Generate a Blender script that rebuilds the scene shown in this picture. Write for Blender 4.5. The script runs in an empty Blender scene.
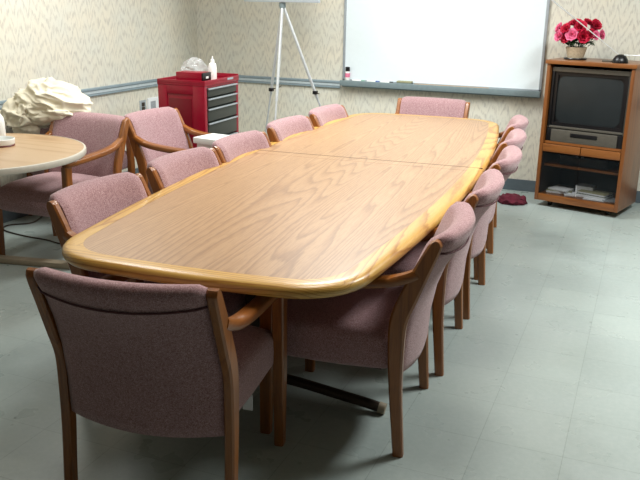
import bpy, bmesh, math, random
from math import sin, cos, pi, radians, sqrt
from mathutils import Vector, Matrix, noise

random.seed(4)
C = bpy.context.scene.collection
SC = bpy.context.scene

# ------------------------------------------------------------------ camera
# room frame: +X right along the back wall, +Y deep into the room, Z up
F_PX, PITCH, ROLL, H, YAW = 790.0, 0.29425, 0.01834, 1.5706, 0.38614
XL, YB = -4.171, 6.957           # left wall, back wall
XR, YF, ZC = 2.3, -1.6, 2.75     # right wall, front wall, ceiling


def rz2(v):
    x, y, z = v
    return Vector((x * cos(YAW) + y * sin(YAW) * 1.0, -x * sin(YAW) + y * cos(YAW), z))


# camera axes in the camera-levelled frame, then turned into the room frame
def toroom(v):
    # camera ground frame: n = (cos th, -sin th), d = (sin th, cos th)
    return Vector((v[0] * cos(YAW) - v[1] * sin(YAW), v[0] * sin(YAW) + v[1] * cos(YAW), v[2]))


_r = Vector((1, 0, 0)); _u = Vector((0, sin(PITCH), cos(PITCH))); _f = Vector((0, cos(PITCH), -sin(PITCH)))
_r2 = cos(ROLL) * _r + sin(ROLL) * _u
_u2 = -sin(ROLL) * _r + cos(ROLL) * _u
cr, cu, cf = toroom(_r2), toroom(_u2), toroom(_f)
cam = bpy.data.cameras.new('camera')
camo = bpy.data.objects.new('camera', cam); C.objects.link(camo)
camo.matrix_world = Matrix(((cr.x, cu.x, -cf.x, 0), (cr.y, cu.y, -cf.y, 0), (cr.z, cu.z, -cf.z, H), (0, 0, 0, 1)))
cam.sensor_width = 36; cam.lens = F_PX / 640 * 36; cam.clip_start = .05
SC.camera = camo

# ------------------------------------------------------------------ light
w = bpy.data.worlds.new('world'); SC.world = w; w.use_nodes = True
w.node_tree.nodes['Background'].inputs[0].default_value = (.8, .9, 1, 1)
w.node_tree.nodes['Background'].inputs[1].default_value = .3
SC.view_settings.view_transform = 'Standard'; SC.view_settings.look = 'None'
SC.view_settings.gamma = 1; SC.view_settings.exposure = 0.17
SC.view_settings.use_curve_mapping = False


def lamp(x, y, W, sx=.6, sy=1.2, col=(.97, 1, .985), rot=0):
    l = bpy.data.lights.new('fluorescent_light', 'AREA'); l.shape = 'RECTANGLE'
    l.size = sx; l.size_y = sy; l.energy = W; l.color = col
    o = bpy.data.objects.new('fluorescent_light', l); C.objects.link(o)
    o.location = (x, y, ZC - .03); o.rotation_euler = (0, 0, rot)
    return o


lamp(-1.9, 5.3, 72)
lamp(.7, 4.4, 96)
lamp(-3.3, 4.2, 36)
lamp(-.9, 2.9, 36, col=(1, .94, .86))


# ------------------------------------------------------------------ materials
def lin(c):
    return tuple(((v / 255) / 12.92 if v / 255 <= .04045 else ((v / 255 + .055) / 1.055) ** 2.4) for v in c) + (1,)


class NT:
    def __init__(s, name):
        s.m = bpy.data.materials.new(name); s.m.use_nodes = True
        s.t = s.m.node_tree; s.b = s.t.nodes['Principled BSDF']

    def n(s, typ, **kw):
        o = s.t.nodes.new(typ)
        for k, v in kw.items(): setattr(o, k, v)
        return o

    def l(s, a, b): s.t.links.new(a, b)

    def inp(s, name, v): s.b.inputs[name].default_value = v

    def coord(s): return s.n('ShaderNodeTexCoord').outputs['Object']

    def mapping(s, src, scale=(1, 1, 1), rot=(0, 0, 0), loc=(0, 0, 0)):
        m = s.n('ShaderNodeMapping'); m.inputs['Scale'].default_value = scale
        m.inputs['Rotation'].default_value = rot; m.inputs['Location'].default_value = loc
        s.l(src, m.inputs[0]); return m.outputs[0]

    def noise(s, src, scale=5, detail=3, rough=.5, dist=0):
        m = s.n('ShaderNodeTexNoise'); m.inputs['Scale'].default_value = scale
        m.inputs['Detail'].default_value = detail; m.inputs['Roughness'].default_value = rough
        m.inputs['Distortion'].default_value = dist
        if src: s.l(src, m.inputs['Vector'])
        return m.outputs['Fac']

    def math(s, op, a, b=None, c=None):
        m = s.n('ShaderNodeMath', operation=op)
        for i, v in enumerate((a, b, c)):
            if v is None: continue
            if isinstance(v, (int, float)): m.inputs[i].default_value = v
            else: s.l(v, m.inputs[i])
        return m.outputs[0]

    def ramp(s, fac, stops):
        r = s.n('ShaderNodeValToRGB'); e = r.color_ramp.elements
        while len(e) < len(stops): e.new(.5)
        for i, (p, c) in enumerate(stops): e[i].position = p; e[i].color = c
        s.l(fac, r.inputs[0]); return r.outputs[0]

    def mix(s, fac, a, b, typ='MIX'):
        m = s.n('ShaderNodeMix', data_type='RGBA', blend_type=typ)
        for i, v in ((0, fac), (6, a), (7, b)):
            if isinstance(v, (int, float, tuple)): m.inputs[i].default_value = v
            else: s.l(v, m.inputs[i])
        return m.outputs[2]

    def base(s, c):
        if isinstance(c, tuple): s.b.inputs['Base Color'].default_value = c
        else: s.l(c, s.b.inputs['Base Color'])

    def bump(s, h, strength=.3, dist=.002):
        b = s.n('ShaderNodeBump'); b.inputs['Strength'].default_value = strength
        b.inputs['Distance'].default_value = dist; s.l(h, b.inputs['Height']); s.l(b.outputs[0], s.b.inputs['Normal'])


def plain(name, c, rough=.5, metal=0, var=.06, scale=30, spec=.5):
    t = NT(name); n_ = t.noise(t.coord(), scale, 3)
    a = lin(c)
    lo = tuple(v * (1 - var) for v in a[:3]) + (1,); hi = tuple(min(1, v * (1 + var)) for v in a[:3]) + (1,)
    t.base(t.ramp(n_, [(.3, lo), (.7, hi)])); t.inp('Roughness', rough); t.inp('Metallic', metal)
    t.inp('Specular IOR Level', spec)
    return t.m


def wood(name, a, b, c, axis='y', loops=9, rough=.35, stretch=.16, scale=5.5, coat=.25, pore=.25, contrast=1.0):
    t = NT(name); co = t.coord()
    def st(k): return {'x': (k, 1, 1), 'y': (1, k, 1), 'z': (1, 1, k)}[axis]
    mp = t.mapping(co, st(stretch))
    big = t.noise(mp, scale, 1.0, .4, .15)
    jag = t.noise(t.mapping(co, st(.12)), 60, 2, .6)
    lines = t.math('FRACT', t.math('ADD', t.math('MULTIPLY', big, loops), t.math('MULTIPLY', jag, .55)))
    fine = t.noise(t.mapping(co, st(.05)), 240, 2, .6)
    med = t.noise(mp, 2.0, 2)
    col = t.ramp(lines, [(0, lin(c)), (.22, lin(b)), (.5, lin(a)), (.88, lin(a)), (1, lin(c))])
    if contrast < 1: col = t.mix(contrast, lin(a), col)
    col = t.mix(t.math('MULTIPLY', t.ramp(fine, [(.45, (0, 0, 0, 1)), (.62, (1, 1, 1, 1))]), pore), col, lin(c))
    tone = t.ramp(med, [(.3, (.93, .92, .9, 1)), (.7, (1, 1, 1, 1))])
    col = t.mix(1.0, col, tone, 'MULTIPLY')
    t.base(col); t.inp('Roughness', rough); t.inp('Coat Weight', coat); t.inp('Coat Roughness', .2)
    return t.m


def mat_fabric():
    t = NT('mauve_tweed'); co = t.coord()
    a = t.noise(co, 330, 3, .7); b = t.noise(co, 120, 2); c = t.noise(co, 5, 2)
    col = t.ramp(a, [(.36, lin((110, 76, 79))), (.52, lin((166, 128, 131))), (.68, lin((218, 190, 191)))])
    col = t.mix(.35, col, t.ramp(b, [(.3, lin((126, 92, 96))), (.7, lin((188, 156, 158)))]))
    col = t.mix(1.0, col, t.ramp(c, [(.3, (.9, .9, .9, 1)), (.7, (1, 1, 1, 1))]), 'MULTIPLY')
    t.base(col); t.inp('Roughness', .95); t.inp('Specular IOR Level', .15)
    t.inp('Sheen Weight', .35); t.inp('Sheen Roughness', .5); t.inp('Sheen Tint', (1, .85, .85, 1))
    t.bump(a, .5, .0015)
    return t.m


def mat_wallpaper():
    t = NT('zigzag_wallpaper'); co = t.coord()
    s = t.n('ShaderNodeSeparateXYZ'); t.l(co, s.inputs[0])
    u = t.math('ADD', s.outputs[0], s.outputs[1]); z = s.outputs[2]
    cmb = t.n('ShaderNodeCombineXYZ'); t.l(u, cmb.inputs[0]); t.l(z, cmb.inputs[1])
    uv = cmb.outputs[0]
    # uneven peak spacing
    wob = t.noise(t.mapping(uv, (3.2, .5, 1)), 3.0, 2)
    uu = t.math('ADD', u, t.math('MULTIPLY', wob, .16))
    tri = t.math('PINGPONG', uu, .058)
    amp = t.noise(t.mapping(uv, (5, 1.2, 1)), 2.0, 1)
    zz = t.math('ADD', z, t.math('MULTIPLY', tri, t.math('ADD', t.math('MULTIPLY', amp, 3.6), .6)))
    fine = t.noise(t.mapping(uv, (7, 1, 1)), 16, 3, .65)
    ph = t.math('ADD', t.math('MULTIPLY', zz, 1 / .105), t.math('MULTIPLY', fine, 1.3))
    fr = t.math('FRACT', ph)
    band = t.ramp(fr, [(.0, (0, 0, 0, 1)), (.36, (.1, .1, .1, 1)), (.54, (1, 1, 1, 1)), (.76, (.8, .8, .8, 1)), (.9, (0, 0, 0, 1))])
    streak = t.noise(t.mapping(uv, (34, 6, 1)), 2.0, 3, .7)
    strength = t.math('MULTIPLY', band, t.ramp(streak, [(.36, (0, 0, 0, 1)), (.6, (1, 1, 1, 1))]))
    warm = t.noise(uv, 4.0, 2)
    ground = t.ramp(warm, [(.3, lin((212, 211, 199))), (.7, lin((219, 213, 196)))])
    grey = t.ramp(streak, [(.3, lin((184, 178, 166))), (.7, lin((168, 163, 156)))])
    col = t.mix(t.math('MULTIPLY', strength, .7), ground, grey)
    t.base(col); t.inp('Roughness', .7); t.inp('Specular IOR Level', .25)
    return t.m


def mat_floor():
    t = NT('vinyl_floor_tile'); co = t.coord()
    br = t.n('ShaderNodeTexBrick'); br.offset = 0; br.squash = 1
    t.l(t.mapping(co, (1, 1, 1), (0, 0, 0), (.12, .07, 0)), br.inputs['Vector'])
    for k, v in (('Scale', 1), ('Mortar Size', .0016), ('Mortar Smooth', .3), ('Brick Width', .305), ('Row Height', .305)):
        br.inputs[k].default_value = v
    br.inputs['Color1'].default_value = lin((156, 167, 164)); br.inputs['Color2'].default_value = lin((162, 173, 169))
    br.inputs['Mortar'].default_value = lin((134, 145, 141))
    sp = t.noise(co, 42, 4, .7); bg = t.noise(co, 2.4, 3)
    col = t.mix(t.math('MULTIPLY', t.ramp(sp, [(.4, (0, 0, 0, 1)), (.75, (1, 1, 1, 1))]), .4), br.outputs[0], lin((182, 190, 186)))
    col = t.mix(1.0, col, t.ramp(bg, [(.3, (.94, .95, .94, 1)), (.7, (1, 1, 1, 1))]), 'MULTIPLY')
    v = t.n('ShaderNodeTexVoronoi'); v.inputs['Scale'].default_value = 7; t.l(co, v.inputs['Vector'])
    dot = t.ramp(v.outputs['Distance'], [(.03, (1, 1, 1, 1)), (.06, (0, 0, 0, 1))])
    col = t.mix(t.math('MULTIPLY', dot, .5), col, lin((84, 90, 82)))
    t.base(col); t.inp('Roughness', .32)
    rr = t.ramp(t.noise(co, 6, 3), [(.3, (.24, .24, .24, 1)), (.7, (.42, .42, .42, 1))]); t.l(rr, t.b.inputs['Roughness'])
    t.inp('Specular IOR Level', .45)
    return t.m


def mat_clear(name, c, alpha, rough=.15):
    t = NT(name); t.base(lin(c)); t.inp('Roughness', rough); t.inp('Alpha', alpha)
    n_ = t.noise(t.coord(), 40, 2); t.bump(n_, .2, .003)
    return t.m


M = {}
M['field'] = wood('oak_laminate', (176, 139, 100), (164, 125, 86), (126, 89, 58), 'y', 74, .40, .045, 3.1, .10, .3, .62)
M['band'] = wood('oak_edge', (206, 164, 84), (198, 152, 72), (162, 112, 46), 'y', 30, .36, .05, 5, .15, .25)
M['band_end'] = wood('oak_edge_end', (206, 164, 84), (198, 152, 72), (162, 112, 46), 'x', 30, .36, .05, 5, .15, .25)
M['oak'] = wood('oiled_oak', (150, 92, 40), (136, 80, 32), (104, 56, 20), 'z', 6, .32, .06, 12, .25, .3, .6)
M['oakh'] = wood('oiled_oak_arm', (150, 92, 40), (136, 80, 32), (104, 56, 20), 'y', 6, .32, .06, 12, .25, .3, .6)
M['cab'] = wood('honey_oak_veneer', (128, 76, 34), (118, 68, 29), (90, 50, 19), 'z', 7, .35, .06, 7, .2, .25, .7)
M['cabh'] = wood('honey_oak_veneer_top', (136, 84, 40), (126, 74, 33), (98, 54, 22), 'x', 7, .35, .06, 7, .2, .25, .7)
M['round'] = wood('pale_maple_laminate', (186, 154, 118), (180, 146, 108), (166, 130, 92), 'x', 6, .35, .1, 5, .2, .1)
M['fabric'] = mat_fabric()
M['wall'] = mat_wallpaper()
M['floor'] = mat_floor()
M['ceil'] = plain('ceiling_tile', (170, 170, 164), .9)
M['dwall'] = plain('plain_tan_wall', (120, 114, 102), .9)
M['rail'] = plain('blue_grey_trim', (134, 150, 158), .45)
M['raill'] = plain('pale_blue_grey_trim', (184, 196, 200), .4)
M['basem'] = plain('slate_baseboard', (86, 97, 104), .4)
M['board'] = plain('whiteboard_enamel', (226, 236, 240), .22, var=.01)
M['alu'] = plain('aluminium', (168, 176, 182), .35, .3)
M['alud'] = plain('dull_tray_metal', (126, 142, 146), .4, .2)
M['silver'] = plain('silver_tube', (214, 218, 220), .3, .6)
M['black'] = plain('black_plastic', (16, 16, 18), .35)
M['dmetal'] = plain('dark_brown_steel', (60, 50, 42), .4, .3)
M['red'] = plain('red_enamel', (134, 4, 34), .3)
M['redin'] = plain('deep_red_enamel', (104, 2, 22), .35)
M['drawer'] = plain('charcoal_drawer', (52, 56, 52), .4, .1)
M['white'] = plain('white_plastic', (232, 234, 230), .4, var=.02)
M['bezel'] = plain('taupe_grey_plastic', (88, 84, 76), .35, .2)
M['beige'] = plain('beige_steel', (150, 138, 118), .5)
M['cream'] = plain('cream_cotton', (222, 214, 192), .9, var=.08, scale=6)
M['maroon'] = plain('maroon_cloth', (84, 14, 34), .95, var=.2, scale=40)
M['pink'] = plain('pink_petal', (236, 120, 160), .7, var=.2, scale=50)
M['crimson'] = plain('crimson_petal', (190, 12, 56), .7, var=.25, scale=50)
M['leaf'] = plain('dark_leaf', (34, 66, 32), .6, var=.3, scale=60)
M['pot'] = plain('taupe_basket', (176, 160, 134), .8, var=.15, scale=70)
M['lip'] = plain('pale_grey_edging', (196, 190, 176), .4)
M['paper'] = plain('white_paper', (226, 228, 230), .8, var=.02)
M['pager'] = plain('printed_grey', (150, 155, 160), .8, var=.2, scale=120)
M['yellow'] = plain('straw_cover', (150, 148, 116), .7)
M['greenc'] = plain('green_print', (120, 160, 140), .6)
M['felt'] = plain('grey_felt', (104, 116, 108), .95)
M['pinkl'] = plain('pink_print', (220, 120, 150), .6)
M['blue'] = plain('blue_plastic', (60, 90, 150), .4)
M['piping'] = plain('dark_mauve_cord', (92, 58, 62), .9)
M['foliage'] = M['leaf']
M['pvc'] = mat_clear('clear_bag_film', (225, 230, 232), .22, .10)
tg = NT('smoked_door_glass'); tg.base(lin((30, 34, 36))); tg.inp('Roughness', .05); tg.inp('Alpha', .28); M['glass'] = tg.m
ts = NT('dark_tube_glass'); tn = ts.noise(ts.coord(), 8, 2)
ts.base(ts.ramp(tn, [(.3, lin((26, 32, 34))), (.7, lin((32, 38, 40)))])); ts.inp('Roughness', .38); M['tube'] = ts.m


# ------------------------------------------------------------------ mesh helpers
class MB:
    def __init__(s): s.v = []; s.f = []; s.mi = []; s.mats = []

    def _m(s, m):
        if m not in s.mats: s.mats.append(m)
        return s.mats.index(m)

    def add(s, vs, fs, m=None):
        k = len(s.v); s.v += [Vector(v) for v in vs]
        for f in fs: s.f.append([i + k for i in f]); s.mi.append(m)

    def box(s, x0, x1, y0, y1, z0, z1, m=None, bev=0, T=None):
        bm = bmesh.new(); bmesh.ops.create_cube(bm, size=1)
        for v in bm.verts:
            v.co = Vector(((x0 + x1) / 2 + v.co.x * (x1 - x0), (y0 + y1) / 2 + v.co.y * (y1 - y0), (z0 + z1) / 2 + v.co.z * (z1 - z0)))
        if bev: bmesh.ops.bevel(bm, geom=bm.edges[:], offset=bev, segments=2, affect='EDGES', profile=.6)
        s.frombm(bm, m, T)

    def frombm(s, bm, m=None, T=None):
        bm.verts.index_update()
        s.add([(T @ v.co if T else v.co.copy()) for v in bm.verts], [[v.index for v in f.verts] for f in bm.faces], m); bm.free()

    def rings(s, rings, m=None, closed=True, cap=True, loop=False):
        n = len(rings[0]); k = len(s.v)
        for r in rings: s.v += [Vector(p) for p in r]
        R = len(rings)
        for i in range(R if loop else R - 1):
            i2 = (i + 1) % R
            for j in range(n if closed else n - 1):
                j2 = (j + 1) % n
                s.f.append([k + i * n + j, k + i * n + j2, k + i2 * n + j2, k + i2 * n + j]); s.mi.append(m)
        if cap and not loop and closed:
            s.f.append([k + j for j in reversed(range(n))]); s.mi.append(m)
            s.f.append([k + (R - 1) * n + j for j in range(n)]); s.mi.append(m)

    def tube(s, pts, r, m=None, seg=10, cap=True):
        pts = [Vector(p) for p in pts]; n = len(pts)
        rr = r if isinstance(r, (list, tuple)) else [r] * n
        out = []; up = None
        for i, p in enumerate(pts):
            t = (pts[min(i + 1, n - 1)] - pts[max(i - 1, 0)]).normalized()
            if up is None:
                up = Vector((0, 0, 1)) if abs(t.z) < .9 else Vector((1, 0, 0))
            a = t.cross(up).normalized(); b = a.cross(t).normalized(); up = b
            out.append([p + (a * cos(q) + b * sin(q)) * rr[i] for q in [2 * pi * j / seg for j in range(seg)]])
        s.rings(out, m, True, cap)

    def lathe(s, prof, c=(0, 0, 0), m=None, seg=24):
        out = [[(c[0] + r * cos(2 * pi * j / seg), c[1] + r * sin(2 * pi * j / seg), c[2] + z) for j in range(seg)] for r, z in prof]
        s.rings(out, m)

    def xf(s, T): s.v = [T @ v for v in s.v]; return s

    def build(s, name, mat, parent=None, smooth=35, sub=0, bev=0, loc=None):
        me = bpy.data.meshes.new(name); me.from_pydata([tuple(v) for v in s.v], [], s.f)
        base = M[mat] if isinstance(mat, str) else mat
        names = []
        for mm in s.mi:
            if mm is not None and mm not in names: names.append(mm)
        me.materials.append(base)
        for nm in names: me.materials.append(M[nm])
        for p, mm in zip(me.polygons, s.mi): p.material_index = 0 if mm is None else 1 + names.index(mm)
        bm = bmesh.new(); bm.from_mesh(me); bmesh.ops.recalc_face_normals(bm, faces=bm.faces[:]); bm.to_mesh(me); bm.free()
        for p in me.polygons: p.use_smooth = smooth > 0
        if smooth > 0: me.set_sharp_from_angle(angle=radians(smooth))
        o = bpy.data.objects.new(name, me); C.objects.link(o)
        if parent: o.parent = parent
        if loc: o.location = loc
        if bev:
            b = o.modifiers.new('bevel', 'BEVEL'); b.width = bev; b.segments = 3; b.limit_method = 'ANGLE'; b.angle_limit = radians(40)
        if sub:
            d = o.modifiers.new('subdivision', 'SUBSURF'); d.levels = sub; d.render_levels = sub
        return o


def tag(o, label=None, cat=None, group=None, kind=None):
    if label: o['label'] = label
    if cat: o['category'] = cat
    if group: o['group'] = group
    if kind: o['kind'] = kind
    return o


def thing(name, label, cat, loc=(0, 0, 0), rz=0, group=None):
    o = bpy.data.objects.new(name, None); C.objects.link(o); o.location = loc; o.rotation_euler = (0, 0, rz)
    o.empty_display_size = .1
    return tag(o, label, cat, group)


def copy_tree(o, parent=None):
    c = o.copy(); C.objects.link(c)
    if parent: c.parent = parent
    for ch in list(o.children): copy_tree(ch, c)
    return c


def spline(pts, n=8):
    pts = [Vector(p) for p in pts]; out = []
    P = [pts[0] * 2 - pts[1]] + pts + [pts[-1] * 2 - pts[-2]]
    for i in range(1, len(P) - 2):
        for k in range(n):
            t = k / n; a, b, c, d = P[i - 1], P[i], P[i + 1], P[i + 2]
            out.append(.5 * ((2 * b) + (c - a) * t + (2 * a - 5 * b + 4 * c - d) * t * t + (3 * b - a - 3 * c + d) * t ** 3))
    out.append(pts[-1]); return out


# ------------------------------------------------------------------ room
def struct(name, mb, mat, parent=None, bev=0):
    o = mb.build(name, mat, parent, smooth=0, bev=bev)
    if not parent: o['kind'] = 'structure'
    return o


m = MB(); m.box(XL - .1, XR + .1, YF - .1, YB + .1, -.1, 0); struct('floor', m, 'floor')
m = MB(); m.box(XL - .1, XR + .1, YF - .1, YB + .1, ZC, ZC + .1); struct('ceiling', m, 'ceil')
m = MB(); m.box(XL - .1, XL, YF - .1, YB + .1, 0, ZC); struct('wall_left', m, 'wall')
m = MB(); m.box(XL, XR, YB, YB + .1, 0, ZC); struct('wall_back', m, 'wall')
m = MB(); m.box(XR, XR + .1, YF - .1, YB + .1, 0, ZC); struct('wall_right', m, 'dwall')
m = MB(); m.box(XL, XR, YF - .1, YF, 0, ZC); struct('wall_front', m, 'dwall')


def rail(name, along, a0, a1, face):
    m = MB()
    for (z0, z1, t, mm) in ((.795, .862, .012, None), (.842, .860, .026, None), (.815, .838, .019, 'raill'), (.797, .812, .024, None)):
        if along == 'y': m.box(face, face + t, a0, a1, z0, z1, mm, .002)
        else: m.box(a0, a1, face - t, face, z0, z1, mm, .002)
    return struct(name, m, 'rail')


rail('trim_1', 'y', YF, YB, XL)
rail('trim_2', 'x', XL + .026, -2.65, YB)
rail('trim_3', 'x', -.80, XR, YB)


def baseb(name, along, a0, a1, face, sgn=1):
    m = MB()
    if along == 'y': m.box(face, face + .012 * sgn, a0, a1, 0, .1, None, .003)
    else: m.box(a0, a1, face - .012, face, 0, .1, None, .003)
    return struct(name, m, 'basem')


baseb('baseboard_left', 'y', YF, YB, XL)
baseb('baseboard_back', 'x', XL + .012, XR, YB)

# ------------------------------------------------------------------ armchairs
CW = .263   # half spacing of the legs


def bar_profile(pts, x0, x1, mb):
    """flat sawn member: pts = (y, z, width) measured across the side view"""
    cl = spline([(p[0], p[1], 0) for p in pts], 5); wd = spline([(p[2], 0, 0) for p in pts], 5)
    rings = []; n = len(cl); e = .006
    for i in range(n):
        t = (cl[min(i + 1, n - 1)] - cl[max(i - 1, 0)]).normalized(); nr = Vector((-t.y, t.x, 0)); h = wd[i].x / 2
        c = cl[i]
        ring = []
        for (sx, sw) in ((x0 + e, -1), (x1 - e, -1), (x1, -.75), (x1, .75), (x1 - e, 1), (x0 + e, 1), (x0, .75), (x0, -.75)):
            q = c + nr * h * sw
            ring.append((sx, q.x, q.y))
        rings.append(ring)
    mb.rings(rings)
    return mb


def make_chair(label, group):
    root = thing('armchair', label, 'chair', group=group)
    for s in (-1, 1):
        xa, xb = sorted((s * (CW - .002), s * (CW + .030)))
        m = bar_profile([(-.272, 0, .038), (-.262, .12, .041), (-.251, .26, .046), (-.246, .40, .055), (-.250, .52, .062),
                         (-.284, .62, .064), (-.325, .72, .056), (-.358, .795, .046), (-.364, .813, .034), (-.3665, .822, .014)], xa, xb, MB())
        o = m.build('rear_leg', 'oak', root)
        # front leg, tapering
        m = MB(); cx = s * (CW + .012)
        rings = []
        for z, hx, hy, y in ((0, .017, .020, .238), (.3, .021, .024, .234), (.5, .021, .026, .230), (.62, .021, .027, .228)):
            b = .005
            rings.append([(cx + dx, y + dy, z) for dx, dy in ((-hx + b, -hy), (hx - b, -hy), (hx, -hy + b), (hx, hy - b), (hx - b, hy), (-hx + b, hy), (-hx, hy - b), (-hx, -hy + b))])
        m.rings(rings); m.build('front_leg', 'oak', root)
        # arm: sweeps down from the post then runs level to the front leg
        pts = spline([(s * (CW + .014), -.305, .700), (s * (CW + .015), -.270, .682), (s * (CW + .017), -.215, .664), (s * (CW + .018), -.14, .652),
                      (s * (CW + .018), -.04, .644), (s * (CW + .017), .09, .638), (s * (CW + .015), .21, .632), (s * (CW + .013), .250, .628)], 5)
        rings = []; n = len(pts)
        for i, p in enumerate(pts):
            t = (pts[min(i + 1, n - 1)] - pts[max(i - 1, 0)]).normalized(); side = Vector((1, 0, 0)); side = (side - t * side.dot(t)).normalized()
            nr = side.cross(t).normalized()
            if nr.z < 0: nr = -nr
            u = i / (n - 1); hw = .019 + .009 * sin(min(1, u * 1.6) * pi / 2); hh = .0165
            if i >= n - 2: hw *= .8; hh *= .8
            if i == n - 1: hw *= .7; hh *= .6
            rings.append([p + side * hw * a + nr * hh * b for a, b in ((-.8, -1), (.8, -1), (1, -.55), (1, .55), (.75, 1), (-.75, 1), (-1, .55), (-1, -.55))])
        m = MB(); m.rings(rings); m.build('armrest', 'oakh', root, smooth=50)
    # seat cushion: rounded slab with a crowned top and a waterfall front
    m = MB(); rings = []; hx = CW - .002
    for i in range(25):
        v = i / 24; y = -.238 + v * .512
        edge = 1 - max(0, (abs(v - .5) * 2 - .86) / .14) ** 2 * 1.0
        row = []
        zt = .462 + .012 * sin(pi * v) - .02 * max(0, v - .75) * 4 * max(0, v - .75) * 4; zb = .292 + .012 * (1 - sin(pi * v))
        h = (zt - zb) / 2 * (.30 + .70 * sqrt(max(0, edge))); zc = (zt + zb) / 2
        for k in range(28):
            a = 2 * pi * k / 28; e = .32
            cx = math.copysign(abs(cos(a)) ** e, cos(a)); sz = math.copysign(abs(sin(a)) ** .42, sin(a))
            crown = .010 * (1 - cx * cx) if sz > 0 else 0
            row.append((hx * cx * (.97 + .03 * edge), y, zc + h * sz + crown))
        rings.append(row)
    m.rings(rings); m.build('seat', 'fabric', root, smooth=60)
    # seat frame under the cushion
    m = MB()
    m.box(-hx + .07, hx - .07, -.18, .17, .285, .32, None, .004)
    m.build('seat_frame', 'black', root)
    # backrest: padded shell with rolled top, bowed between the posts
    prof = []   # (depth offset: + toward the sitter, z)
    front = [(.022, .318), (.034, .38), (.040, .50), (.039, .60), (.039, .70), (.041, .765)]
    top = [(.040, .796), (.034, .817), (.016, .832), (-.006, .837), (-.028, .831), (-.042, .814), (-.044, .793), (-.037, .774)]
    back = [(-.030, .762), (-.025, .73), (-.022, .66), (-.020, .56), (-.020, .44), (-.018, .35), (-.010, .314)]
    bottom = [(.006, .305)]
    prof = front + top + back + bottom

    def lean(z):  # follows the posts
        t = [(.30, -.246), (.40, -.244), (.50, -.250), (.62, -.278), (.72, -.318), (.80, -.352), (.86, -.376)]
        for (a, ya), (b, yb) in zip(t, t[1:]):
            if z <= b: return ya + (yb - ya) * max(0, (z - a) / (b - a))
        return t[-1][1]
    rings = []; N = 22; bx = CW - .003
    for i in range(N + 1):
        s_ = -1 + 2 * i / N; x = bx * s_
        ring = []
        tuck = 1 - max(0, (abs(s_) - .88) / .12) ** 2 * .40
        for (o_, z) in prof:
            zf = (z - .35) / .5
            bow = -.054 * (1 - s_ * s_) * (.7 + .3 * zf)
            drop = -.018 * (1 - s_ * s_) if z < .42 else 0
            crown = -.001 * (1 - s_ * s_) if z > .78 else (-.020 * (1 - s_ * s_) if z > .72 and o_ < 0 else 0)
            zz = z if z < .79 else .79 + (z - .79) * (.4 + .6 * tuck)
            ring.append((x, lean(z) - .004 + o_ * tuck + bow, zz + drop + crown))
        rings.append(ring)
    m = MB(); m.rings(rings); b = m.build('backrest', 'fabric', root, smooth=60)
    pts = [(r[13][0], r[13][1] - .002, r[13][2] - .004) for r in rings]
    m = MB(); m.tube(pts, .0032, None, 6); m.build('piping', 'piping', b)
    return root


def place(root, x, y, deg): root.location = (x, y, 0); root.rotation_euler = (0, 0, radians(deg))


GL = 'armchairs around the long table'
proto = make_chair('foreground mauve oak armchair with its back to us at the near table end', GL)
place(proto, -1.337, 2.066, 7.5)
chairs = []
spec = [  # x, y, rot, label
    (-.969, 2.69, 95.5, 'nearest mauve armchair on the right side of the long table, side fully seen'),
    (-.986, 3.395, 94, 'second nearest mauve armchair along the right side of the long table'),
    (-1.015, 4.095, 93, 'middle one of five mauve armchairs on the right side of the long table'),
    (-1.085, 4.725, 93, 'fourth nearest mauve armchair on the right side, just beyond the table seam'),
    (-1.165, 5.36, 96, 'farthest mauve armchair on the right side of the long table, beside the maroon cloth'),
    (-1.685, 2.595, -90, 'nearest mauve armchair on the left side of the long table, at its rounded corner'),
    (-1.710, 3.29, -90, 'second nearest mauve armchair on the left side of the long table'),
    (-1.716, 3.90, -90, 'middle one of five mauve armchairs on the left side, before the white box'),
    (-1.744, 4.62, -90, 'fourth nearest mauve armchair on the left side of the long table, before the easel'),
    (-1.752, 5.30, -90, 'farthest mauve armchair on the left side of the long table'),
    (-1.575, 5.89, 181, 'mauve armchair at the far table end facing us under the whiteboard'),
]
for x, y, r, lb in spec:
    c = copy_tree(proto); c['label'] = lb; place(c, x, y, r); chairs.append(c)
for x, y, r, lb in [(-3.345, 3.845, 180, 'mauve armchair pushed up to the round table with cream jacket on its corner'),
                    (-2.735, 4.53, -92, 'mauve armchair standing sideways between round table and red tool chest'),
                    (-3.865, 4.73, 0, 'mauve armchair behind the round table mostly buried under the cream jacket')]:
    c = copy_tree(proto); c['label'] = lb; c['group'] = 'armchairs near the round table'; place(c, x, y, r); chairs.append(c)
# paper tag hanging under the foreground chair seat
m = MB(); m.box(.222, .256, -.005, -.002, .262, .318, None); o = m.build('care_tag', 'paper', proto, smooth=0); o['label'] = 'white paper tag under the seat'

# ------------------------------------------------------------------ long table
TC = (-1.42, 3.985); TROT = radians(3.6); TL = 1.945; ZT = .74


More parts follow.
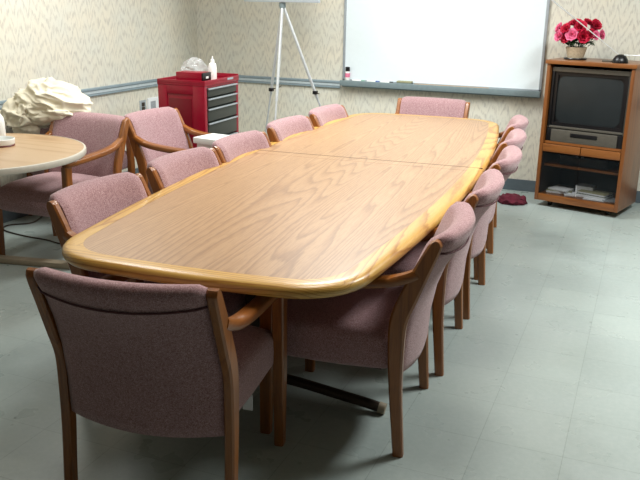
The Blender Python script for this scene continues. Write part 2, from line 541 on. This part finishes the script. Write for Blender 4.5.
def outline(inset=0):
    """boat shape with rounded corners; returns list of (x, y) counter-clockwise"""
    hw_e, hw_m, bul, R = .540, .675, .042, .21
    pts = []
    NS = 40
    def side(u): return hw_e + (hw_m - hw_e) * (1 - (u / TL) ** 2)
    def end(x): return TL + bul * (1 - (x / hw_e) ** 2) if abs(x) < hw_e else TL
    right = [(side(u), u) for u in [(-TL + R) + (2 * TL - 2 * R) * i / NS for i in range(NS + 1)]]
    ex = hw_e - R
    far = [(ex - 2 * ex * i / 14, end(ex - 2 * ex * i / 14)) for i in range(15)]

    def fillet(p, c, q, n=12):
        # cubic rounding with tangents to the corner
        return [tuple((1 - t) ** 3 * p[k] + 3 * (1 - t) ** 2 * t * (p[k] + .6 * (c[k] - p[k])) + 3 * (1 - t) * t * t * (q[k] + .6 * (c[k] - q[k])) + t ** 3 * q[k] for k in (0, 1)) for t in [i / n for i in range(1, n)]]
    L = list(right)
    L += fillet(right[-1], (hw_e + .004, TL + .012), far[0]); L += far
    left = [(-x, y) for x, y in reversed(right)]
    L += fillet(far[-1], (-hw_e - .004, TL + .012), left[0]); L += left
    near = [(-x, -y) for x, y in far]
    L += fillet(left[-1], (-hw_e - .004, -TL - .012), near[0]); L += near
    L += fillet(near[-1], (hw_e + .004, -TL - .012), right[0])
    if inset:
        n = len(L); out = []
        for i in range(n):
            a, b = L[i - 1], L[(i + 1) % n]; tx, ty = b[0] - a[0], b[1] - a[1]; d = sqrt(tx * tx + ty * ty)
            out.append((L[i][0] - ty / d * inset, L[i][1] + tx / d * inset))
        return out
    return L


tbl = thing('conference_table', 'long boat-shaped oak conference table with pale solid edge band', 'table', (TC[0], TC[1], 0), TROT)
BW = .074
m = MB()
sec = [(BW, 0), (.045, 0), (.020, -.001), (.009, -.005), (.002, -.013), (0, -.023), (.002, -.033), (.009, -.041), (.02, -.045), (BW, -.045)]
rr = [[(x, y, ZT + z) for x, y in outline(i)] for i, z in sec]
m.rings(rr, None, True, False)
# end pieces carry their grain across the table
for k, f in enumerate(m.f):
    c = sum((m.v[i] for i in f), Vector()) / len(f)
    if abs(c.y) > TL - .10: m.mi[k] = 'band_end'
m.build('edge_band', 'band', tbl, smooth=50)
for s in (1, -1):
    L = outline(BW); g = .0012
    pts = [(x, y) for x, y in L if y * s > g]
    # cut at the centre seam
    xs = max(x for x, y in L if abs(y) < .08)
    if s > 0: poly = [(xs, g)] + [p for p in L if p[1] > g and p[0] > 0 and p[1] < TL - .2] + [p for p in L if p[1] >= TL - .2] + [p for p in L if p[1] > g and p[0] < 0 and p[1] < TL - .2] + [(-xs, g)]
    else:
        poly = [(-x, -y) for x, y in poly]
    mb = MB(); n = len(poly)
    mb.rings([[(x, y, ZT - .03) for x, y in poly], [(x, y, ZT - .0005) for x, y in poly]])
    mb.build('tabletop', 'field', tbl, smooth=0)
m = MB(); xs = .674
m.box(-xs + .003, xs - .003, .088, .0915, ZT - .004, ZT + .0004)
for s in (-1, 1): m.box(min(s * xs, s * (xs + .0012)), max(s * xs, s * (xs + .0012)), .0885, .0915, ZT - .035, ZT - .012)
m.build('seam', 'dmetal', tbl, smooth=0)
for s in (-1, 1):
    y0 = s * 1.315
    m = MB()
    m.box(-.05, .05, y0 - .05, y0 + .05, .06, .69, None, .01)
    m.build('column', 'dmetal', tbl)
    m = MB()
    p = spline([(-.525, y0, .022), (-.50, y0, .027), (-.40, y0, .042), (0, y0, .085), (.40, y0, .042), (.50, y0, .027), (.525, y0, .022)], 5)
    m.tube(p, .021, None, 10)
    ft_ = m.build('foot', 'dmetal', tbl)
    for e_ in (-1, 1):
        m = MB(); m.tube([(e_ * .505, y0, .026), (e_ * .532, y0, .022)], [.0235, .0225], None, 12); m.build('end_cap', 'beige', ft_)
    m = MB(); m.box(-.40, .40, y0 - .04, y0 + .04, .665, .694, None, .006); m.build('bearer', 'dmetal', tbl)

# ------------------------------------------------------------------ round table and what stands on it
rt = thing('round_table', 'round table with pale wood top and light grey rim at the left wall', 'table', (-3.43, 3.295, 0))
RR = .602
m = MB(); m.lathe([(.0, ZT - .034), (RR - .03, ZT - .034), (RR - .012, ZT - .030), (RR - .012, ZT - .001), (0, ZT)], m=None, seg=72); m.build('tabletop', 'round', rt)
m = MB()
rg = []
for r, z in ((RR - .013, ZT + .0005), (RR - .003, ZT - .001), (RR, ZT - .008), (RR, ZT - .028), (RR - .004, ZT - .034), (RR - .013, ZT - .034)):
    rg.append([(r * cos(2 * pi * j / 72), r * sin(2 * pi * j / 72), z) for j in range(72)])
m.rings(rg, None, True, False); m.build('rim', 'lip', rt, smooth=50)
T = Matrix.Rotation(radians(11), 4, 'Z')
m = MB(); m.box(-.55, .50, .21, .28, .0, .035, None, .01, T); m.build('foot', 'beige', rt)
m = MB(); m.box(-.33, -.25, -.36, .212, .0, .034, None, .01, T); m.build('foot', 'beige', rt)
m = MB(); m.box(-.33, -.25, .20, .27, .033, .705, None, .01, T); m.build('column', 'beige', rt)
m = MB(); m.box(-.33, .3, .2, .25, .672, .705, None, .004, T); m.box(-.32, -.26, -.3, .2, .672, .705, None, .004, T); m.build('bearer', 'beige', rt)

dish = thing('dish', 'low white round dish on the round table', 'dish', (-3.41, 3.475, ZT))
m = MB(); m.lathe([(0, .006), (.074, .006), (.080, .012), (.082, .040), (.079, .042), (.075, .038), (.072, .018), (0, .016)]); m.build('bowl', 'white', dish, smooth=60)
m = MB(); m.lathe([(0, 0), (.078, 0), (.080, .003), (.078, .006), (0, .006)]); m.build('base', 'redin', dish)['label'] = 'red base of the dish'
bt = thing('bottle', 'tall white plastic bottle cut off by the left photo edge', 'bottle', (-3.545, 3.60, ZT))
m = MB(); m.lathe([(0, 0), (.042, 0), (.045, .006), (.045, .10), (.040, .135), (.020, .165), (.018, .180), (0, .180)]); m.build('body', 'white', bt, smooth=40)
m = MB(); m.lathe([(0, .178), (.021, .178), (.021, .205), (.018, .209), (0, .209)]); m.build('cap', 'white', bt, smooth=40)


# ------------------------------------------------------------------ cloth heaps
def heap(mb, c, r, seed, fold=.03, ang=0., freq=1., sub=5, flat=.3, T=None):
    bm = bmesh.new(); bmesh.ops.create_icosphere(bm, subdivisions=sub, radius=1)
    ca, sa = cos(ang), sin(ang)
    for v in bm.verts:
        p = v.co.copy(); nrm = p.normalized()
        if p.z < -flat: p.z = -flat + (p.z + flat) * .1
        q = Vector((p.x * r[0], p.y * r[1], p.z * r[2]))
        a = ca * q.x + sa * q.y; b = -sa * q.x + ca * q.y
        wv = noise.noise(Vector((a * 4 * freq, b * 4 * freq, q.z * 4)) + Vector((seed, 0, 0)))
        def rg(A, B, Z, k): return (1 - min(1, abs(noise.noise(Vector((A, B, Z)) + Vector((k, seed, 3)))) * 2.4)) ** 1.5
        a2 = .6 * a - .8 * b; b2 = .8 * a + .6 * b
        rid = rg(a * 1.6 * freq + wv * .6, b * 6 * freq, (q.z + .35 * a) * 9 * freq + wv * .8, 0) + .35 * rg(a2 * 3 * freq, b2 * 8 * freq + wv, q.z * 8, 7) + .4 * rg(a * 3 * freq, b * 12 * freq + wv, (q.z + .2 * a) * 20 * freq, 2)
        lump = noise.noise(q * 6 + Vector((seed, seed, 0)))
        q += nrm * fold * (1.15 * rid - .7 + 1.1 * lump)
        v.co = q + Vector(c)
    mb.frombm(bm, None, T)


jk = thing('jacket', 'crumpled cream jacket heaped over chair backs behind the round table', 'jacket', (-3.77, 4.30, .80))
m = MB(); heap(m, (0.03, .02, .045), (.27, .17, .165), 3.1, .030, .35, 1.25, 6); m.build('body', 'cream', jk, smooth=180)
m = MB(); heap(m, (-.17, -.06, -.045), (.17, .14, .13), 7.7, .030, -.9, 1.5, 5); m.build('hood', 'cream', jk, smooth=180)
m = MB(); heap(m, (.08, -.08, .0), (.20, .085, .07), 14.2, .022, .2, 1.9, 5, flat=.9, T=Matrix.Rotation(-.12, 4, 'Y')); m.build('sleeve', 'cream', jk, smooth=180)
m = MB(); heap(m, (-.06, -.12, -.06), (.10, .06, .13), 21.2, .020, 1.3, 2.0, 5, flat=.9, T=Matrix.Rotation(.35, 4, 'Y')); m.build('sleeve', 'cream', jk, smooth=180)
m = MB(); heap(m, (.12, .02, .10), (.20, .10, .06), 31.2, .020, .5, 2.0, 5, flat=.9, T=Matrix.Rotation(.38, 4, 'Y')); m.build('collar', 'cream', jk, smooth=180)

m = MB(); heap(m, (0, 0, 0), (.115, .095, .05), 2.2, .016, .6, 2.6, 4, flat=.25)
heap(m, (-.07, .05, -.003), (.06, .05, .035), 5.2, .012, 2, 2.6, 3, flat=.25); heap(m, (.08, .02, 0), (.035, .04, .05), 9.2, .012, 2, 2.6, 3, flat=.25)
o = m.build('cloth', 'maroon', smooth=60, loc=(-.92, 6.46, .016)); tag(o, 'crumpled maroon cloth dropped on the floor by the television cabinet', 'cloth')

# ------------------------------------------------------------------ red tool chest
tc = thing('tool_chest', 'tall red steel tool chest with charcoal drawers in the room corner', 'tool chest', (-2.972, 5.04, 0), radians(2.5))
W, D, HT = .385, .56, .995      # local: x from -W to 0, y from 0 to D ; drawers face +x
m = MB()
m.box(-W, 0, 0, .035, .10, HT - .03, None, .004); m.box(-W, 0, D - .035, D, .10, HT - .03, None, .004)
m.box(-W, -W + .02, .03, D - .03, .10, HT - .03); m.box(-W, -.002, .03, D - .03, .10, .14); m.box(-W, -.002, .03, D - .03, HT - .05, HT - .03)
# raised frame of the side panel
m.box(-W, -W + .075, -.006, .002, .10, HT - .03, None, .003); m.box(-.095, 0, -.006, .002, .10, HT - .03, None, .003)
m.box(-W + .07, -.09, -.006, .002, HT - .10, HT - .03, None, .003); m.box(-W + .07, -.09, -.006, .002, .10, .17, None, .003)
m.box(-W + .09, -.11, -.003, .002, .19, HT - .13, 'redin', .002)
m.build('body', 'red', tc)
m = MB()   # lid tray with a raised rim
m.box(-W - .004, .004, -.008, D + .004, HT - .035, HT - .022, None, .003)
for a in ((-W - .004, -W + .008, -.008, D + .004), (-.006, .004, -.008, D + .004), (-W, 0, -.008, .003), (-W, 0, D - .008, D + .004)):
    m.box(a[0], a[1], a[2], a[3], HT - .025, HT - .004 + (.008 if a[2] < D - .1 else .018), None, .003)
m.build('top_tray', 'red', tc)
m = MB(); m.box(.004, .0065, D - .20, D - .10, HT - .018, HT - .002, None, .001); m.build('nameplate', 'alu', tc)
zz = HT - .048
for hgt in (.075, .075, .105, .13, .14, .14, .12):
    m = MB(); m.box(-.35, .003, .042, D - .042, zz - hgt + .006, zz - .004, None, .003)
    d_ = m.build('drawer', 'drawer', tc)
    m = MB(); m.box(.002, .014, .040, D - .040, zz - .017, zz - .006, None, .003); m.build('handle', 'alu', d_)
    zz -= hgt
for (x, y) in ((-.05, .06), (-W + .05, .06), (-.05, D - .06), (-W + .05, D - .06)):
    m = MB(); m.tube([(x, y - .015, .045), (x, y + .015, .045)], .045, None, 16); m.box(x - .03, x + .03, y - .025, y + .025, .07, .105); m.build('caster', 'black', tc)


def on_chest(x, y):
    a = radians(2.5); return (-2.972 + x * cos(a) - y * sin(a), 5.04 + x * sin(a) + y * cos(a), HT - .022)


rb = thing('metal_box', 'small red metal box with black end lying on the tool chest', 'box', on_chest(-.165, .15), radians(4))
m = MB(); m.box(-.115, .095, -.07, .07, 0, .075, None, .006); m.build('body', 'red', rb)
m = MB(); m.box(.092, .106, -.068, .068, .002, .073, None, .004); m.box(.1055, .108, -.02, .02, .03, .045, 'white'); m.build('end_panel', 'black', rb)
sp = thing('spray_bottle', 'white squirt bottle standing on the tool chest', 'bottle', on_chest(-.12, .36))
m = MB(); m.lathe([(0, 0), (.030, 0), (.032, .006), (.032, .10), (.026, .122), (.013, .13), (0, .13)], seg=18); m.build('body', 'white', sp)
m = MB(); m.lathe([(0, .128), (.016, .128), (.015, .15), (.006, .156), (.004, .178), (0, .178)], seg=14); m.build('nozzle', 'white', sp)
pb = MB(); heap(pb, (0, 0, .065), (.09, .14, .095), 11, .022, .5, 1.6, 4, flat=.7)
o = pb.build('plastic_bag', 'pvc', smooth=25, loc=on_chest(-.285, .36)); tag(o, 'clear crumpled plastic bag at the back of the tool chest', 'bag')

# white boxy thing on the sideways chair
wb = thing('white_box', 'white lidded box with green print on the sideways chair seat', 'box', (-2.62, 4.55, .486), radians(-8))
m = MB(); m.box(-.075, .075, -.09, .09, 0, .175, None, .006); m.box(.0, .06, -.092, -.089, .10, .125, 'greenc'); m.build('body', 'white', wb)
m = MB(); m.box(-.095, .095, -.105, .105, .172, .212, None, .008); m.build('lid', 'white', wb)

# ------------------------------------------------------------------ things on the left wall
ol = thing('wall_outlet', 'grey wall outlet plate beside the white notice on the left wall', 'outlet', (XL, 5.99, .635))
m = MB(); m.box(0, .006, -.055, .04, -.05, .055, None, .002); m.build('plate', 'alu', ol)
m = MB(); m.box(.005, .012, -.028, .012, .002, .036, None, .002); m.box(.005, .012, -.028, .012, -.036, -.004, None, .002); m.build('socket', 'dmetal', ol)
m = MB(); m.box(0, .02, 0, .26, -.09, .09, None, .003); m.box(.019, .021, .03, .11, -.04, .06, 'pager')
o = m.build('notice', 'paper', smooth=0, loc=(XL, 6.05, .61)); tag(o, 'white printed sheet fixed low on the left wall beside the tool chest', 'notice')
m = MB()
p = spline([(XL + .02, 4.70, .006), (-4.02, 4.42, .006), (-3.98, 4.27, .006), (-4.08, 4.16, .006), (-4.02, 4.05, .006), (-3.80, 4.0, .006), (-3.6, 3.99, .006), (-3.42, 3.96, .006), (-3.15, 4.02, .006), (-2.85, 3.9, .006)], 8)
m.tube(p, .005, None, 6); o = m.build('power_cord', 'dmetal'); tag(o, 'thin dark cord curling over the floor under the round table', 'cord')

# ------------------------------------------------------------------ whiteboard
wbx0, wbx1, wbz0, wbz1 = -2.625, -.835, .868, 2.09
bd = thing('whiteboard', 'large wall-mounted whiteboard with metal frame and marker tray', 'whiteboard', ((wbx0 + wbx1) / 2, YB, wbz0))
hwb = (wbx1 - wbx0) / 2; hh = wbz1 - wbz0
m = MB(); m.box(-hwb + .01, hwb - .01, -.018, 0, .01, hh - .01); m.build('panel', 'board', bd, smooth=0)
m = MB()
m.box(-hwb, -hwb + .022, -.026, 0, 0, hh, None, .003); m.box(hwb - .022, hwb, -.026, 0, 0, hh, None, .003)
m.box(-hwb, hwb, -.026, 0, hh - .022, hh, None, .003); m.box(-hwb, hwb, -.026, 0, 0, .016, None, .002)
m.build('frame', 'alu', bd)
m = MB()
m.box(-hwb, hwb, -.085, 0, -.012, .0, None, .003); m.box(-hwb, hwb, -.092, -.078, -.040, .010, None, .004); m.box(-hwb, hwb, -.03, 0, -.055, -.01, None, .003)
m.build('tray', 'alud', bd)


def on_tray(x): return (x, YB - .052, wbz0)


cl = thing('cleaner_bottle', 'small white cleaner bottle with black cap and pink label on the tray', 'bottle', on_tray(-2.565))
m = MB(); m.lathe([(0, 0), (.020, 0), (.022, .004), (.022, .08), (.016, .092), (0, .092)], seg=18); m.build('body', 'white', cl)
m = MB(); m.lathe([(.0222, .035), (.0228, .035), (.0228, .072), (.0222, .072)], seg=18); m.build('label_band', 'pinkl', cl)
m = MB(); m.lathe([(0, .09), (.021, .09), (.021, .125), (.017, .128), (0, .128)], seg=18); m.build('cap', 'black', cl)
mk = None
for i, (x, a, cm, lb) in enumerate([(-2.46, 2, 'greenc', 'white marker with green cap lying next to the cleaner bottle'), (-2.32, -3, 'blue', 'white marker with blue cap lying midway on the tray'), (-2.19, 2, 'black', 'white marker with black cap lying next to the eraser')]):
    mk = thing('marker', lb, 'marker', (x, YB - .055, wbz0 + .009), radians(a), 'whiteboard markers on the tray')
    m = MB(); m.tube([(-.055, 0, 0), (.03, 0, 0)], .0085, None, 12); m.build('barrel', 'white', mk)
    m = MB(); m.tube([(.03, 0, 0), (.058, 0, 0), (.064, 0, 0)], [.0092, .0088, .005], None, 12); m.build('cap', cm, mk)
er = thing('eraser', 'grey-green felt eraser lying on the whiteboard tray', 'eraser', (-2.02, YB - .052, wbz0), 0)
m = MB(); m.box(-.068, .068, -.024, .024, 0, .016, None, .003); m.build('felt_pad', 'felt', er)
m = MB(); m.box(-.070, .070, -.025, .025, .015, .030, None, .006); m.build('back', 'yellow', er)
m = MB(); m.box(-.33, .33, -.010, .010, 0, .012, None, .002); o = m.build('pointer_stick', 'round', loc=(-1.60, YB - .05, wbz0)); tag(o, 'pale wooden pointer stick lying on the whiteboard tray', 'pointer')

# ------------------------------------------------------------------ easel
ea = thing('easel', 'silver tripod easel standing by the back wall left of the whiteboard', 'easel', (-2.895, 6.2, 0))
apex = Vector((0, 0, 1.54))
feet = [Vector((.13, -.50, 0)), Vector((-.34, .25, 0)), Vector((.56, .22, 0))]
for ft in feet:
    m = MB(); st = apex + (ft - apex) * .02
    mid = apex + (ft - apex) * .5
    m.tube([st, mid], .0125, None, 10); m.tube([mid, ft + Vector((0, 0, .02))], .0085, None, 10)
    lg = m.build('leg', 'silver', ea)
    m = MB(); m.tube([ft + Vector((0, 0, .035)), ft + Vector((0, 0, 0))], [.011, .014], None, 10); m.build('rubber_foot', 'black', lg)
for k in (1, 2):
    ft = feet[k]; q = apex + (ft - apex) * .47
    m = MB(); m.box(q.x - .018, q.x + .018, q.y - .02, q.y + .02, q.z - .014, q.z + .016, None, .004)
    cl_ = m.build('clamp', 'black', ea)
    m = MB(); m.tube([q, q + Vector((.105 if k == 1 else .05, -.03, .035 if k == 1 else -.005))], .004, None, 8); m.build('lever', 'dmetal', cl_)
m = MB(); m.lathe([(0, 1.50), (.022, 1.50), (.028, 1.52), (.028, 1.55), (0, 1.55)], seg=16); m.build('hub', 'alud', ea)
m = MB(); m.box(-.34, .34, -.035, .0, 1.552, 1.575, None, .004); m.box(-.34, .34, -.04, -.033, 1.552, 1.59, None, .003); m.build('ledge', 'alu', ea)
m = MB(); m.box(-.012, .012, .0, .018, 1.54, 2.25, None, .003); m.build('mast', 'silver', ea)
m = MB(); m.box(-.34, .34, -.026, -.008, 1.576, 2.3, None, .002); o = m.build('display_board', 'paper', smooth=0, loc=(-2.895, 6.2, 0)); tag(o, 'pale display board standing on the easel ledge at the top edge', 'board')

# ------------------------------------------------------------------ television cabinet
CA = radians(-15.1)
cb = thing('television_cabinet', 'honey oak television cabinet with glass doors by the back wall', 'cabinet', (-.753, 6.476, 0), CA)
W, D, Z0, HT = .672, .46, .05, 1.165
t_ = .028
m = MB()
m.box(0, t_, 0, D, Z0, HT - .03, None, .003); m.box(W - t_, W, 0, D, Z0, HT - .03, None, .003)
m.box(t_, W - t_, D - .012, D, Z0, HT - .03, 'black'); m.box(t_, t_ + .003, .02, D - .012, Z0, .5, 'dmetal'); m.box(W - t_ - .003, W - t_, .02, D - .012, Z0, .5, 'dmetal'); m.build('carcass', 'cab', cb)  # black back and thin dark side liners paint in the shade inside the cabinet
m = MB(); m.box(-.012, W + .012, -.014, D, HT - .032, HT, None, .006); m.build('top', 'cabh', cb)
m = MB(); m.box(t_, W - t_, .004, D - .012, Z0, Z0 + .055, None, .003); m.build('bottom_rail', 'cabh', cb)
m = MB(); m.box(t_, W - t_, .02, D - .012, .515, .535, None, .002); m.build('television_shelf', 'cabh', cb)
m = MB(); m.box(t_, W - t_, .06, D - .012, .325, .343, None, .002); m.build('shelf', 'cabh', cb)
for i in (0, 1):
    x0 = t_ + .003 + i * (W / 2 - t_); x1 = x0 + W / 2 - t_ - .006
    m = MB(); m.box(x0, x1, -.004, .018, .452, .513, None, .004); m.build('drawer_front', 'cabh', cb)
    m = MB(); m.box(x0, x1, .003, .008, Z0 + .06, .445, None, .001)
    g = m.build('glass_door', 'glass', cb, smooth=0); g['label'] = 'smoked glass door'
    hx = x1 - .02 if i == 0 else x0 + .02
    m = MB(); m.box(hx - .01, hx + .01, -.004, .004, .432, .448, None, .001); m.build('door_catch', 'black', g)
for x, y in ((.10, .10), (W - .10, .10), (.10, D - .07), (W - .07, D - .07)):
    m = MB(); m.tube([(x - .012, y, .022), (x + .012, y, .022)], .022, None, 14); m.box(x - .016, x + .016, y - .016, y + .016, .03, .052); m.build('caster', 'black', cb)


def incab(x, y, z): return (-.753 + x * cos(CA) - y * sin(CA), 6.476 + x * sin(CA) + y * cos(CA), z)


tv = thing('television', 'large dark tube television in the upper bay of the oak cabinet', 'television', incab(W / 2, .03, .535), CA)
hw, th = W / 2 - t_ - .008, .575
m = MB()
rg = []
for y, s, dz in ((.03, 1, 0), (.12, .98, 0), (.22, .86, .03), (.38, .66, .07)):
    rg.append([(x * hw * s, y, .004 + (z * (th - dz) if z else dz * .3)) for x, z in ((-1, 0), (1, 0), (1, 1), (-1, 1))])
m.rings(rg); m.build('housing', 'black', tv, bev=.006)
m = MB(); e = .03
m.box(-hw, hw, 0, .035, th - .034, th, None, .005); m.box(-hw, -hw + .02, 0, .035, .10, th - .03, 'black', .005); m.box(hw - .02, hw - .008, .004, .035, .10, th - .03, 'black', .003); m.box(hw - .009, hw, 0, .035, .10, th - .03, None, .003)
m.box(-hw, hw, .0, .035, .105, .122, None, .004)
m.build('bezel', 'bezel', tv)
m = MB(); sx, sz0, sz1 = hw - .045, .15, th - .06
rows = []
for j in range(13):
    v = -1 + j / 6
    rows.append([(u * sx, .012 + .022 * (u * u * .6 + v * v * .4), (sz0 + sz1) / 2 + v * (sz1 - sz0) / 2) for u in [-1 + i / 8 for i in range(17)]])
m.rings(rows, None, False, False); m.build('screen', 'tube', tv, smooth=180)
m = MB()
m.box(-hw + .02, -sx, .016, .04, .12, th - .034); m.box(sx, hw - .02, .016, .04, .12, th - .034); m.box(-sx, sx, .016, .04, sz1, th - .034); m.box(-sx, sx, .016, .04, .12, sz0)
m.build('screen_surround', 'black', tv)
m = MB(); m.box(-hw + .04, hw - .04, -.012, .03, .0, .098, None, .008)
cp = m.build('control_panel', 'bezel', tv)
m = MB(); m.box(-.10, .11, -.016, -.01, .048, .078, None, .002); m.build('control_flap', 'black', cp)
m = MB(); m.box(-hw, -hw + .045, -.002, .03, 0, .10, None, .004); m.box(hw - .045, hw, -.002, .03, 0, .10, None, .004); m.build('speaker_grille', 'black', tv)

# magazines and papers behind the glass
for (x, y, z, sx, sy, h, r, mat, lb) in [
    (.15, .16, .105, .20, .15, .022, 12, 'yellow', 'straw coloured magazine at the left on the cabinet floor'),
    (.16, .15, .127, .16, .13, .014, -8, 'paper', 'white booklet lying on the straw coloured magazine at left'),
    (.28, .13, .105, .16, .12, .012, 25, 'paper', 'loose white papers at the centre of the cabinet floor'),
    (.43, .17, .105, .24, .16, .028, -5, 'felt', 'thick grey-green book at the right on the cabinet floor'),
    (.43, .17, .133, .23, .15, .016, -7, 'yellow', 'straw coloured book lying on the thick grey-green book'),
    (.33, .24, .105, .14, .11, .070, 4, 'pager', 'grey box standing at the back behind the books'),
    (.57, .14, .105, .12, .14, .010, 14, 'pager', 'grey papers at the right end of the cabinet floor'),
    (.46, .07, .105, .16, .06, .006, 6, 'paper', 'white leaflet at the front before the stacked books')]:
    m = MB(); m.box(-sx / 2, sx / 2, -sy / 2, sy / 2, 0, h, None, .002)
    if h > .012: m.box(-sx / 2 + .003, sx / 2 + .0008, -sy / 2 - .0008, sy / 2 - .003, .003, h - .003, 'paper')
    o = m.build('magazine' if h < .03 else 'storage_box', mat, smooth=0, loc=incab(x, y, z)); o.rotation_euler = (0, 0, CA + radians(r))
    tag(o, lb, 'magazine' if h < .03 else 'box', 'papers and books behind the cabinet glass')
vc = thing('video_player', 'dark video player on the middle shelf behind the cabinet glass', 'video player', incab(W / 2, .09, .343), CA)
m = MB(); m.box(-.19, .19, 0, .25, .004, .075, None, .004); m.build('case', 'black', vc)
m = MB(); m.box(-.14, .02, -.003, .001, .04, .062, None, .001); m.build('tape_flap', 'dmetal', vc)

# ------------------------------------------------------------------ flowers
pt = Vector(incab(.150, .18, HT))
fl = thing('flower_arrangement', 'pink and crimson silk flowers in a taupe basket on the cabinet', 'flowers', pt)
m = MB(); m.lathe([(0, 0), (.085, 0), (.088, .008), (.085, .014), (0, .014)], seg=30); m.build('base', 'black', fl)
m = MB()
prof = [(0, .012), (.062, .012)] + [(.060 + .020 * i / 8 + (.002 if i % 2 else 0), .016 + .078 * i / 8) for i in range(9)] + [(.078, .096), (.068, .08), (0, .078)]
m.lathe(prof, seg=30); m.build('basket', 'pot', fl, smooth=50)
m = MB()
rnd = random.Random(8)
for i in range(170):
    a = rnd.uniform(0, 2 * pi); el = rnd.uniform(-.2, 1.1); r = rnd.uniform(.07, .135)
    c = Vector((cos(a) * cos(el) * r, sin(a) * cos(el) * r * .8, .128 + sin(el) * r * .7))
    d = Vector((cos(a), sin(a), rnd.uniform(-.3, .9))).normalized(); s_ = d.cross(Vector((0, 0, 1))).normalized(); up = s_.cross(d)
    L, wd = rnd.uniform(.045, .075), rnd.uniform(.013, .021)
    m.add([c - d * L / 2, c + s_ * wd + up * .002, c + d * L / 2 - up * .008, c - s_ * wd + up * .002, c + up * .006], [[0, 1, 4], [1, 2, 4], [2, 3, 4], [3, 0, 4]])
for i in range(26):
    a = rnd.uniform(0, 2 * pi); r = rnd.uniform(.05, .13)
    m.tube([(cos(a) * .03, sin(a) * .03, .08), (cos(a) * r * .7, sin(a) * r * .6, .13), (cos(a) * r, sin(a) * r * .8, .18)], .002, None, 5)
m.build('foliage', 'leaf', fl, smooth=0)


def bloom():
    mb = MB(); rn = random.Random(5)
    for layer, (n, R, tilt) in enumerate(((7, .034, .25), (6, .028, .65), (5, .02, 1.05), (3, .012, 1.35))):
        for k in range(n):
            a = 2 * pi * k / n + layer * .5 + rn.uniform(-.15, .15)
            dirv = Vector((cos(a) * cos(tilt), sin(a) * cos(tilt), sin(tilt))); sd = Vector((-sin(a), cos(a), 0)); nr = sd.cross(dirv)
            vs = []; fs = []
            for i in range(5):
                u = i / 4; wv = (.35 + .9 * sin(pi * (.15 + .7 * u))) * R * .55
                for j in range(5):
                    q = -1 + j / 2
                    vs.append(dirv * R * u + sd * wv * q + nr * (-.25 * R * u * u + .12 * R * q * q + .10 * R * sin(q * 5 + k) * u))
            for i in range(4):
                for j in range(4): fs.append([i * 5 + j, i * 5 + j + 1, (i + 1) * 5 + j + 1, (i + 1) * 5 + j])
            mb.add(vs, fs)
    return mb


fp = {}
specs = [(-.115, -.06, .155, 'pink', 1.1), (-.125, -.02, .205, 'pink', .95), (-.075, -.08, .20, 'crimson', 1.0), (-.03, -.10, .165, 'pink', 1.15), (-.07, -.07, .145, 'crimson', 1.05),
         (.02, -.09, .215, 'crimson', 1.15), (.045, -.10, .155, 'crimson', 1.2), (.09, -.08, .175, 'crimson', .95), (.115, -.05, .23, 'crimson', 1.1), (.12, -.07, .165, 'pink', .85),
         (.155, -.02, .17, 'pink', .9), (-.02, -.02, .235, 'crimson', 1.1), (.06, 0, .24, 'crimson', 1), (-.06, .02, .225, 'pink', 1), (0, .06, .21, 'crimson', 1.1), (.09, .06, .20, 'pink', 1), (-.1, .07, .18, 'crimson', 1), (.0, -.07, .20, 'pink', .8)]
for (x, y, z, cm, s_) in specs:
    if cm not in fp: fp[cm] = b = bloom().build('bloom', cm, fl, smooth=180)
    else: b = fp[cm].copy(); C.objects.link(b)
    nrm = Vector((x, y - .02, (z - .13) * 1.0)).normalized()
    b.location = (x * 1.10, y * .98, z * 1.16 - .004); b.rotation_euler = nrm.to_track_quat('Z', 'Y').to_euler(); b.scale = (s_ * 1.28,) * 3

# antenna
ant = thing('antenna', 'rabbit-ear antenna with black dome base on the cabinet top', 'antenna', incab(.530, .075, HT), 0)
m = MB(); m.lathe([(0, 0), (.056, 0), (.058, .008), (.052, .03), (.036, .052), (.018, .062), (0, .064)], seg=28); m.build('base', 'black', ant, smooth=50)
RODS = [(Vector((-.012, 0, .058)), Vector((-.59, .13, .47))), (Vector((.012, 0, .058)), Vector((.44, .04, .06)))]
for a, b in RODS:
    m = MB()
    rr_ = [.0028, .0028, .0042, .0042, .0062, .0062]; ts = [0, .25, .25, .62, .62, 1]
    pts_ = [a + (b - a) * t for t in ts]
    for i in (0, 2, 4): m.tube([pts_[i], pts_[i + 1]], rr_[i], None, 8)
    m.tube([b - (b - a).normalized() * .01, b], .006, None, 8)
    m.build('rod', 'silver', ant)
# sheet lying beside the antenna
m = MB(); m.box(-.04, .04, -.03, .03, 0, .012, None, .003); o = m.build('remote_control', 'bezel', loc=incab(.42, .13, HT)); tag(o, 'small grey remote control on the cabinet between flowers and antenna', 'remote')
